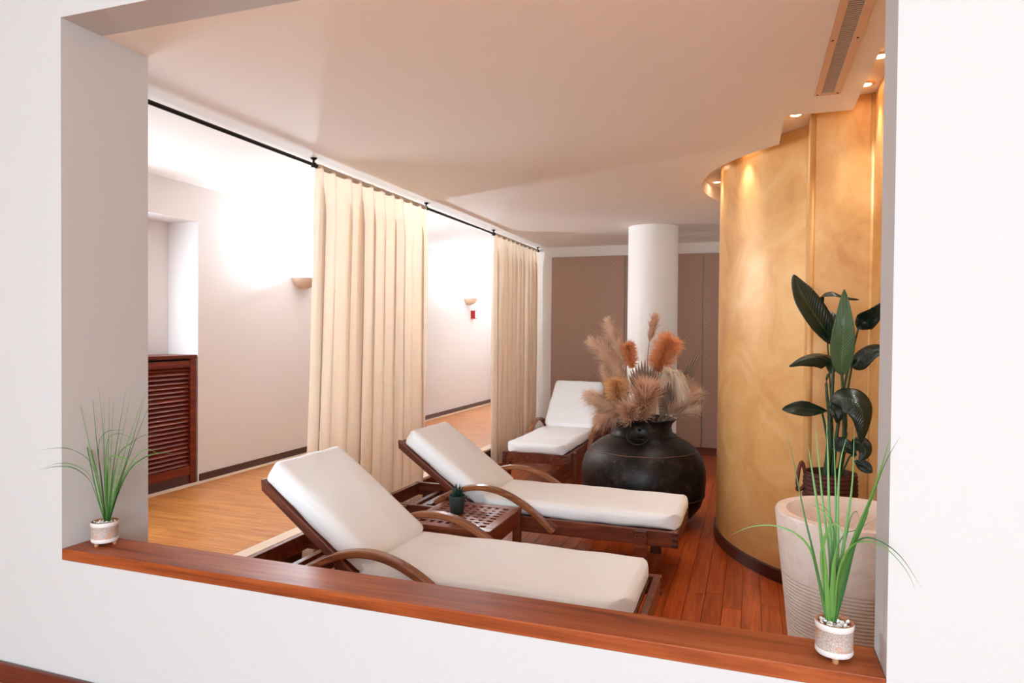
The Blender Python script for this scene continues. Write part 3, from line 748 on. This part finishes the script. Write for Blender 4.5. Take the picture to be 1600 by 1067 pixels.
plume('pampas_plume', 'wispy tan plume at the right spreading outward', [mouth(.14, -.04), U(1048, 645, -.1), U(1062, 632, -.12), U(1076, 622, -.12), U(1088, 612, -.12)], .085, 'pamp2', .20, 900, 1.2, seed=13, droop=.05)
plume('pampas_plume', 'low wispy plume over the right rim', [mouth(.15, -.06), U(1052, 650, -.12), U(1066, 645, -.15), U(1078, 641, -.15), U(1090, 638, -.15)], .06, 'pamp', .20, 700, 1.2, seed=14, droop=.05)
plume('pampas_plume', 'thin brown plume behind the cream one', [mouth(.10, .04), U(1050, 620, .04), U(1064, 596, .04), U(1072, 590, .04), U(1082, 606, .04)], .03, 'pamp2', .55, 400, 1.0, seed=15)
def palm_fan(label, base, tip, spread, nseg, facing, seed, depth=.02):
    rnd = random.Random(seed); base = Vector(base); tip = Vector(tip)
    t = thing('dried_palm_fan', label, 'dried palm', base, 0, 'dried stems in the urn')
    ax = (tip-base); Ln = ax.length; ax.normalize(); f = Vector(facing); side = ax.cross(f).normalized(); f = side.cross(ax).normalized()
    bm = nb(); tube(bm, [Vector((0, 0, 0)), ax*Ln*.35], .006, 6); obj('stem', bm, 'drystem', t)
    for k in range(nseg):
        q = -1+2*k/(nseg-1); a = q*spread; d = ax*math.cos(a)+side*math.sin(a); l_ = Ln*(1-.25*q*q)*rnd.uniform(.93, 1.03)
        w_ = Ln*spread/nseg*1.05; sd = side*math.cos(a)-ax*math.sin(a)
        bm = nb(); p0 = ax*Ln*.25
        mid = p0+d*(l_-Ln*.25)*.84; e = p0+d*(l_-Ln*.25)
        v = [bm.verts.new(p0-sd*.004), bm.verts.new(p0+f*.006), bm.verts.new(p0+sd*.004), bm.verts.new(mid-sd*w_*.6), bm.verts.new(mid+f*depth), bm.verts.new(mid+sd*w_*.6), bm.verts.new(e+f*.004)]
        bm.faces.new((v[0], v[1], v[4], v[3])); bm.faces.new((v[1], v[2], v[5], v[4])); bm.faces.new((v[3], v[4], v[6])); bm.faces.new((v[4], v[5], v[6]))
        obj('leaflet', bm, 'palm', t)
palm_fan('grey pleated palm fan in the centre of the urn', mouth(0, .0), U(1008, 562, -.10), .46, 15, (0, -1, .1), 1)
palm_fan('grey palm fan under the drooping cream plume', mouth(.09, .0), U(1058, 596, -.06), .5, 14, (.1, -1, .1), 2)
palm_fan('narrow grey palm leaf at the far right of the urn', mouth(.13, .05), U(1095, 543, .05), .13, 7, (.1, -1, .1), 3, .012)

# ------------------------------------------------------------------ marble basin, strelitzia in a basket on a stand
BX, BY, BH = .330, 2.525, .85
ba = thing('marble_basin', 'tall tapered cream marble basin with ribbed lower part behind the sill', 'stone basin', (BX, BY, 0))
bm = nb(); prof = [(0, 0), (.135, 0), (.150, .01)]
z = .02
def rad(z): return .150+(.243-.150)*(z/BH)
while z < .63:
    prof += [(rad(z), z), (rad(z), z+.0065), (rad(z)-.0052, z+.0080), (rad(z)-.0052, z+.0100)]; z += .0115
prof += [(rad(.642), .642), (rad(.72), .72), (rad(.84), .842), (.238, BH), (.206, BH), (.202, BH-.008), (.185, .74), (.15, .68), (0, .66)]
lathe(bm, prof, 64)
obj('body', bm, 'marble', ba, smooth=True, auto=35)
SX, SY = .342, 3.31
st = thing('plant_stand', 'small dark wooden stand under the plant basket behind the basin', 'plant stand', (SX, SY, 0))
boxobj('top', 'darkwood', st, -.13, .13, -.13, .13, .50, .53, bev=.003)
for a in (-1, 1):
    for b in (-1, 1): boxobj('leg', 'darkwood', st, a*.11-.018, a*.11+.018, b*.11-.018, b*.11+.018, 0, .4995)
pl = thing('strelitzia_plant', 'tall dark green broad-leaved plant in a brown basket by the golden pier', 'potted plant', (SX, SY, .531))
bm = nb(); prof = [(0, 0), (.112, 0)]
for k in range(16):
    z = .006+k*.0185; r = .116-.010*k/15; prof += [(r, z), (r+.005, z+.005), (r+.005, z+.011), (r, z+.0165)]
prof += [(.108, .305), (.098, .305), (.096, .27), (0, .268)]
lathe(bm, prof, 40); bk = obj('basket', bm, 'basket', pl, smooth=True, auto=50)
bm = nb(); hl = spline([(-.105, -.02, .24), (-.135, -.03, .22), (-.132, -.03, .30), (-.118, -.02, .345), (-.104, -.015, .30)], 5)
tube(bm, hl, .008, 6); obj('handle', bm, 'leather', bk, smooth=True)
bm = nb(); lathe(bm, [(.096, .272), (0, .28)], 24); obj('soil', bm, 'soil', pl)
PO = Vector((SX, SY, .531))
def Lp(u, v, dy=0): return px(u, v, SY+dy)-PO
def leaf(kn, width, face, mat='leafdark', fold=.25, curl=0.0, nl_=16, nw=6, prof_pow=.75, seed=0, tipw=.9):
    P_ = spline(kn, 6); n_ = len(P_); bm = nb(); uvl = bm.loops.layers.uv.new('UVMap'); face = Vector(face).normalized()
    rows = []
    for i, p in enumerate(P_):
        t = (P_[min(i+1, n_-1)]-P_[max(i-1, 0)]).normalized(); s = t.cross(face)
        s = s.normalized() if s.length > 1e-3 else t.orthogonal().normalized(); nrm = s.cross(t).normalized()
        q = i/(n_-1); w_ = width*.5*max(.02, math.sin(PI*min(.995, q**prof_pow*.97+.02)))**.95
        row = []
        for j in range(-nw, nw+1):
            b = j/nw; wave = .006*noise.noise(Vector((q*4+seed, b*2, seed)))
            row.append((bm.verts.new(p+s*(b*w_)*(1-.12*curl*abs(b))+nrm*(abs(b)*w_*fold-curl*w_*b*b+wave)), (b*.5+.5, q)))
        rows.append(row)
    for A, B in zip(rows, rows[1:]):
        for j in range(2*nw):
            fc = bm.faces.new((A[j][0], A[j+1][0], B[j+1][0], B[j][0]))
            for lp, d in zip(fc.loops, (A[j], A[j+1], B[j+1], B[j])): lp[uvl].uv = d[1]
    o = obj('leaf', bm, mat, pl, smooth=True)
    md = o.modifiers.new('thickness', 'SOLIDIFY'); md.thickness = .0012
    return o
def stem(kn, r0=.008, r1=.004, mat='stem'):
    P_ = spline(kn, 5); bm = nb(); tube(bm, P_, [r0+(r1-r0)*i/(len(P_)-1) for i in range(len(P_))], 8); return obj('stem', bm, mat, pl, smooth=True)
F0 = (-.15, -1, .15)
leaf([Lp(1303, 537), Lp(1284, 508, -.02), Lp(1262, 475, -.03), Lp(1248, 448, -.02), Lp(1240, 429, 0)], .125, (.35, -1, .5), fold=.22, seed=1)
leaf([Lp(1299, 535, .01), Lp(1302, 518, .0), Lp(1300, 498, .02), Lp(1296, 486, .05)], .07, (.5, -1, .2), fold=.4, seed=11)
leaf([Lp(1288, 486, .06), Lp(1283, 465, .03), Lp(1300, 460, .0), Lp(1322, 466, .02), Lp(1342, 468, .05)], .055, (.0, -.55, 1), fold=.5, curl=.4, seed=2)
leaf([Lp(1315, 586, -.03), Lp(1316, 550, -.06), Lp(1319, 505, -.08), Lp(1319, 452, -.07)], .098, (-.25, -1, .0), 'leaflight', fold=.18, seed=3, prof_pow=.8)
leaf([Lp(1340, 514, .0), Lp(1352, 503, .02), Lp(1368, 490, -.06), Lp(1384, 470, -.12)], .085, (-.4, -1, -.2), fold=.35, seed=4)
leaf([Lp(1330, 572, .0), Lp(1347, 560, -.04), Lp(1366, 549, -.10), Lp(1388, 545, -.15)], .105, (-.3, -1, .6), fold=.2, curl=.3, seed=5)
leaf([Lp(1300, 584, .02), Lp(1299, 566, .0), Lp(1281, 558, -.03), Lp(1255, 562, -.06), Lp(1233, 572, -.08)], .082, (.0, -.9, .55), fold=-.25, curl=.5, seed=6)
leaf([Lp(1292, 642, .0), Lp(1272, 640, -.04), Lp(1248, 638, -.07), Lp(1222, 640, -.09)], .068, (.05, -1, .25), fold=.12, seed=7, prof_pow=1.25)
leaf([Lp(1298, 628, -.05), Lp(1318, 622, -.12), Lp(1340, 630, -.16), Lp(1349, 655, -.18), Lp(1346, 692, -.17)], .135, (.25, -1, .35), fold=-.12, curl=.25, seed=8)
leaf([Lp(1297, 626, -.02), Lp(1304, 640, -.06), Lp(1309, 652, -.07), Lp(1308, 662, -.06)], .05, (.2, -1, .1), fold=.3, seed=12)
leaf([Lp(1295, 690, .0), Lp(1310, 694, -.06), Lp(1326, 700, -.08), Lp(1338, 712, -.08)], .07, (.1, -1, .3), fold=.2, seed=9)
leaf([Lp(1330, 690, -.05), Lp(1345, 693, -.10), Lp(1352, 706, -.12), Lp(1342, 724, -.12)], .072, (.2, -1, .2), fold=-.2, seed=10)
leaf([Lp(1335, 720, -.06), Lp(1348, 727, -.09), Lp(1363, 738, -.10)], .05, (.1, -1, .2), fold=.15, seed=13, prof_pow=1.3)
g0 = lambda dx=0, dy=0: Vector((dx, dy, .272))
stem([g0(-.02), Lp(1296, 680), Lp(1301, 600), Lp(1303, 537)], .011, .005)
stem([g0(-.01, .02), Lp(1299, 690, .02), Lp(1291, 600, .02), Lp(1300, 580, .02)], .010, .004)
stem([g0(.01, -.01), Lp(1306, 690, -.02), Lp(1320, 600, -.02), Lp(1341, 513, .0)], .010, .004)
stem([g0(.03, .0), Lp(1318, 690, -.03), Lp(1317, 620, -.03), Lp(1315, 580, -.03)], .009, .005)
stem([g0(.035, .01), Lp(1321, 690, .0), Lp(1322, 630, .0), Lp(1331, 572, .0)], .009, .004)
stem([g0(-.03, .0), Lp(1294, 700), Lp(1289, 665), Lp(1284, 642, -.02)], .008, .004)
stem([g0(-.02, -.03), Lp(1297, 690, -.05), Lp(1296, 650, -.05), Lp(1298, 627, -.05)], .013, .006)
stem([g0(.03, -.03), Lp(1322, 725, -.05), Lp(1329, 712, -.06), Lp(1336, 714, -.07)], .005, .003)
stem([g0(-.0, .04), Lp(1300, 712, .03), Lp(1302, 690, .03), Lp(1290, 486, .06)], .007, .003)

# ------------------------------------------------------------------ the two little pots of grass on the sill
def blade(root, pts, w_, mat):
    P_ = spline(pts, 6); n_ = len(P_); bm = nb(); uvl = bm.loops.layers.uv.new('UVMap'); rows = []
    vd = Vector((-.25, -1, .15)).normalized()
    for i, p in enumerate(P_):
        t = (P_[min(i+1, n_-1)]-P_[max(i-1, 0)]).normalized(); s = t.cross(vd); s = s.normalized() if s.length > 1e-3 else Vector((1, 0, 0)); nn = s.cross(t)
        q = i/(n_-1); hw = w_*.53*(min(1, .65+q*1.6) if q < .22 else max(.05, (1-((q-.22)/.78)**1.4)))
        rows.append([(bm.verts.new(p-s*hw+nn*hw*.35), (0, q)), (bm.verts.new(p), (.5, q)), (bm.verts.new(p+s*hw+nn*hw*.35), (1, q))])
    for A, B in zip(rows, rows[1:]):
        for j in range(2):
            fc = bm.faces.new((A[j][0], A[j+1][0], B[j+1][0], B[j][0]))
            for lp, d in zip(fc.loops, (A[j], A[j+1], B[j+1], B[j])): lp[uvl].uv = d[1]
    return obj('blade', bm, mat, root, smooth=True)
def grass_pot(label, loc, sx, R, H, blades, seed, rz=0):
    rnd = random.Random(seed)
    t = thing('potted_grass', label, 'potted plant', loc, rz, 'potted grass on the sill')
    f = .012
    bm = nb(); lathe(bm, [(0, f), (R*.90, f), (R*.97, f+.004), (R*.97, f+.012), (R*.955, f+.014), (R*.96, H-.014), (R*.99, H-.012), (R, H-.003), (R*.97, H), (R*.86, H), (R*.84, H-.018), (0, H-.018)], 44, sx=sx)
    p = obj('pot', bm, ['pot', 'potrim', 'potglaze'], t, smooth=True, auto=40)
    for q in p.data.polygons:
        z = q.center.z; r = math.hypot(q.center.x/sx, q.center.y)
        if r < R*.965 and z > H-.02 and r < R*.93: q.material_index = 2
        elif z > H-.0145 or z < f+.0135: q.material_index = 1
    for k in range(3):
        a = -PI/2+k*2*PI/3
        bm = nb(); lathe(bm, [(0, 0), (.007, 0), (.0075, .004), (.007, f+.001)], 10, cx=sx*R*.72*math.cos(a), cy=R*.72*math.sin(a)); obj('foot', bm, 'potglaze', p, smooth=True, auto=40)
    bm = nb()
    for k in range(70):
        a = rnd.uniform(0, 2*PI); r = R*.78*math.sqrt(rnd.random()); s_ = rnd.uniform(.0035, .006)
        m_ = Matrix.Translation((sx*r*math.cos(a), r*math.sin(a), H-.014+rnd.uniform(0, .012)))@Matrix.Rotation(rnd.uniform(0, 3), 4, 'X')@Matrix.Rotation(rnd.uniform(0, 3), 4, 'Z')@Matrix.Diagonal((s_, s_*.8, s_*.6, 1))
        bmesh.ops.create_icosphere(bm, subdivisions=1, radius=1, matrix=m_)
    o = obj('pebbles', bm, 'pebble', t); o['kind'] = 'stuff'
    base = Vector(loc)
    for (kn, w_, mt, dy) in blades:
        pts = []
        for i, (u, v) in enumerate(kn):
            pts.append(px(u, v, base.y+dy*i/(len(kn)-1))-base)
        pts[0].z = max(pts[0].z, H-.016)
        blade(t, pts, w_, mt)
    return t
LB = lambda *k: [(60+a/3.81, 580+b/3.81) for a, b in k]
blL = [
 (LB((398, 895), (345, 700), (290, 450), (218, 168)), .0085, 'blade2', .01), (LB((400, 890), (352, 650), (305, 440), (231, 128)), .010, 'blade', -.02), (LB((402, 890), (362, 650), (300, 400), (252, 98)), .008, 'blade2', .04),
 (LB((404, 892), (378, 650), (350, 430), (320, 130)), .009, 'blade2', .03), (LB((405, 890), (395, 620), (385, 350), (357, 68)), .006, 'blade2', .05), (LB((406, 892), (402, 640), (396, 400), (386, 152)), .009, 'blade', -.03),
 (LB((408, 890), (415, 600), (420, 350), (422, 110)), .005, 'blade2', .06), (LB((410, 892), (425, 650), (438, 400), (449, 142)), .010, 'blade', -.02), (LB((412, 890), (445, 600), (478, 370), (526, 84)), .007, 'blade2', .04),
 (LB((414, 892), (452, 640), (500, 380), (558, 103)), .008, 'blade', .01), (LB((416, 894), (470, 660), (535, 420), (642, 112)), .011, 'blade', -.02), (LB((418, 894), (490, 660), (570, 430), (695, 116)), .007, 'blade2', .03),
 (LB((420, 894), (465, 720), (530, 520), (640, 130)), .010, 'blade2', .0),
 (LB((395, 895), (345, 740), (300, 640), (210, 575), (100, 568), (0, 590)), .006, 'blade2', -.17), (LB((396, 895), (350, 720), (300, 610), (210, 555), (110, 550), (10, 585)), .005, 'blade', -.20), (LB((398, 893), (360, 680), (310, 540), (230, 478), (140, 456), (10, 470)), .006, 'blade2', -.19),
 (LB((425, 893), (480, 720), (550, 580), (640, 510), (730, 485), (805, 492)), .007, 'blade2', -.03), (LB((424, 893), (470, 730), (530, 590), (600, 490), (660, 465), (720, 500)), .006, 'blade', .02),
 (LB((415, 893), (440, 720), (480, 500), (550, 430), (620, 385), (700, 370)), .0045, 'blade2', .06), (LB((410, 890), (405, 620), (410, 430), (440, 380), (500, 375), (600, 420)), .004, 'blade2', .05),
 (LB((412, 890), (410, 640), (420, 530), (450, 503), (520, 520), (590, 550), (650, 600)), .006, 'blade', -.05), (LB((408, 890), (372, 640), (360, 440), (400, 365), (470, 350), (520, 360)), .004, 'blade2', .05),
 (LB((404, 893), (375, 720), (352, 600), (338, 500)), .008, 'blade', -.03), (LB((412, 893), (430, 760), (445, 640), (470, 520)), .010, 'blade2', -.02), (LB((416, 893), (455, 760), (500, 620), (545, 500)), .010, 'blade2', -.03)]
grass_pot('small pot of thin green grass at the left end of the sill', (-2.135, 1.776, SILL+.0005), 1.0, .0445, .082, blL, 3)
RB = lambda *k: [(1140+a/2.669, 640+b/2.669) for a, b in k]
blR = [
 (RB((408, 880), (375, 720), (350, 600), (310, 430), (270, 230), (228, 50)), .006, 'blade2', .02), (RB((412, 880), (395, 650), (370, 430), (345, 260), (325, 140)), .008, 'blade', .03), (RB((415, 880), (420, 640), (390, 400), (370, 190), (355, 60)), .006, 'blade', .05),
 (RB((418, 880), (425, 640), (415, 400), (410, 180), (402, 20)), .0075, 'blade', .04), (RB((425, 880), (440, 640), (443, 420), (440, 250), (432, 90)), .006, 'blade', .05), (RB((428, 880), (450, 640), (452, 400), (462, 220), (490, 110)), .007, 'blade', .03),
 (RB((432, 882), (465, 640), (490, 470), (512, 300), (520, 80)), .008, 'blade', .02), (RB((436, 882), (470, 700), (520, 540), (590, 370), (630, 250), (672, 108)), .010, 'blade', -.10), (RB((434, 882), (480, 690), (540, 500), (600, 350), (650, 220), (712, 110)), .0045, 'blade2', -.14),
 (RB((438, 882), (478, 720), (520, 560), (570, 440), (582, 385)), .012, 'blade2', .0),
 (RB((404, 880), (375, 720), (340, 590), (280, 520), (190, 484), (90, 488), (0, 525)), .0055, 'blade', -.04), (RB((406, 880), (380, 740), (355, 640), (345, 590)), .008, 'blade2', -.02),
 (RB((440, 882), (455, 720), (500, 590), (560, 535), (640, 555), (720, 620), (800, 742)), .005, 'blade2', -.15), (RB((438, 882), (450, 700), (490, 590), (550, 550), (640, 570), (730, 660), (780, 760)), .004, 'blade', -.17),
 (RB((415, 882), (395, 720), (385, 600), (410, 500), (450, 480), (490, 550)), .009, 'blade', -.03), (RB((420, 882), (430, 720), (440, 600), (480, 520), (530, 500), (610, 455)), .005, 'blade2', .02),
 (RB((424, 882), (445, 690), (480, 560), (505, 450), (530, 425), (543, 470)), .004, 'blade2', .02), (RB((418, 882), (440, 640), (425, 480), (385, 420), (335, 395)), .006, 'blade', .03), (RB((420, 882), (440, 640), (435, 500), (400, 410), (345, 385)), .005, 'blade', .05),
 (RB((414, 884), (408, 760), (400, 640), (388, 520)), .011, 'blade', -.03), (RB((426, 884), (432, 760), (436, 640), (450, 560)), .014, 'blade', -.03), (RB((432, 884), (452, 760), (478, 660), (510, 580)), .013, 'blade2', -.02), (RB((422, 884), (425, 740), (428, 620), (436, 500)), .011, 'blade2', .0), (RB((436, 884), (460, 740), (490, 620), (540, 500)), .009, 'blade', .0)]
grass_pot('small oval pot of thin green grass at the right end of the sill', (.196, 1.757, SILL+.0005), 1.0, .043, .086, blR, 4)

# ------------------------------------------------------------------ ceiling vent and downlights
vn = thing('ceiling_vent', 'long narrow ceiling air vent with fine crosswise slats', 'air vent', (.302, 2.68, CEIL-.0005))
VL, VW = .61, .0535
boxobj('backing', 'ventdark', vn, -.024, .024, -VL+.03, VL-.03, -.0012, 0)
for s in (-1, 1):
    boxobj('frame', 'ventframe', vn, min(s*.0245, s*VW), max(s*.0245, s*VW), -VL, VL, -.007, 0, bev=.0015)
    boxobj('frame', 'ventframe', vn, -.0244, .0244, min(s*VL, s*(VL-.03)), max(s*VL, s*(VL-.03)), -.007, 0, bev=.0015)
    for y in (-VL+.02, 0, VL-.02):
        bm = nb(); bmesh.ops.create_cone(bm, cap_ends=True, segments=10, radius1=.004, radius2=.004, depth=.002, matrix=Matrix.Translation((s*.040, y, -.008))); obj('screw', bm, 'black', vn)
sm = None
for k in range(76):
    y = -VL+.037+k*(2*VL-.074)/75
    if sm is None: o = boxobj('slat', 'ventslat', vn, -.0243, .0243, -.0030, .0030, -.0055, -.0015); sm = o.data
    else: o = inst('slat', sm, vn)
    o.location = (0, y, 0)
SPOTS = [(GC[0]+1.407*math.cos(math.radians(a)), GC[1]+1.407*math.sin(math.radians(a))) for a in (125, 147, 168.8, 190, 211)]+[(.209, 3.90), (.485, 3.52), (.493, 3.18), (.50, 2.80), (.50, 2.42), (.50, 2.04)]  # last three are added out of sight to brighten basin and plant
LBL = ['behind the curved golden wall', 'at the hidden side of the curved golden wall', 'in the rounded cove end left of the golden wall', 'above the left edge of the golden wall', 'above the middle of the curved golden wall', 'in the cove corner before the golden pier', 'above the right part of the golden pier', 'half hidden by the right opening jamb', 'added unseen behind the jamb above the plant', 'added unseen behind the jamb above the marble basin', 'added unseen behind the jamb next to the front wall']
RINGM = LENSM = None
for (x, y), lb in zip(SPOTS, LBL):
    t = thing('downlight', 'small round recessed downlight '+lb, 'downlight', (x, y, RECESS), 0, 'downlights in the cove')
    if RINGM is None:
        bm = nb(); lathe(bm, [(.026, 0), (.026, -.004), (.030, -.008), (.040, -.004), (.042, 0)], 24); RINGM = obj('ring', bm, 'chrome', t, smooth=True).data
        bm = nb(); lathe(bm, [(.0265, -.0015), (.018, -.006), (0, -.008)], 20); LENSM = obj('lens', bm, 'lens', t, smooth=True).data
    else: inst('ring', RINGM, t); inst('lens', LENSM, t)
    l = bpy.data.lights.new('spot_light', 'SPOT'); l.energy = 6.8; l.color = (1, .98, .97); l.spot_size = math.radians(74); l.spot_blend = 1.0; l.shadow_soft_size = .022
    o = bpy.data.objects.new('spot_light', l); COL.objects.link(o); o.parent = t; o.location = (0, 0, -.012)
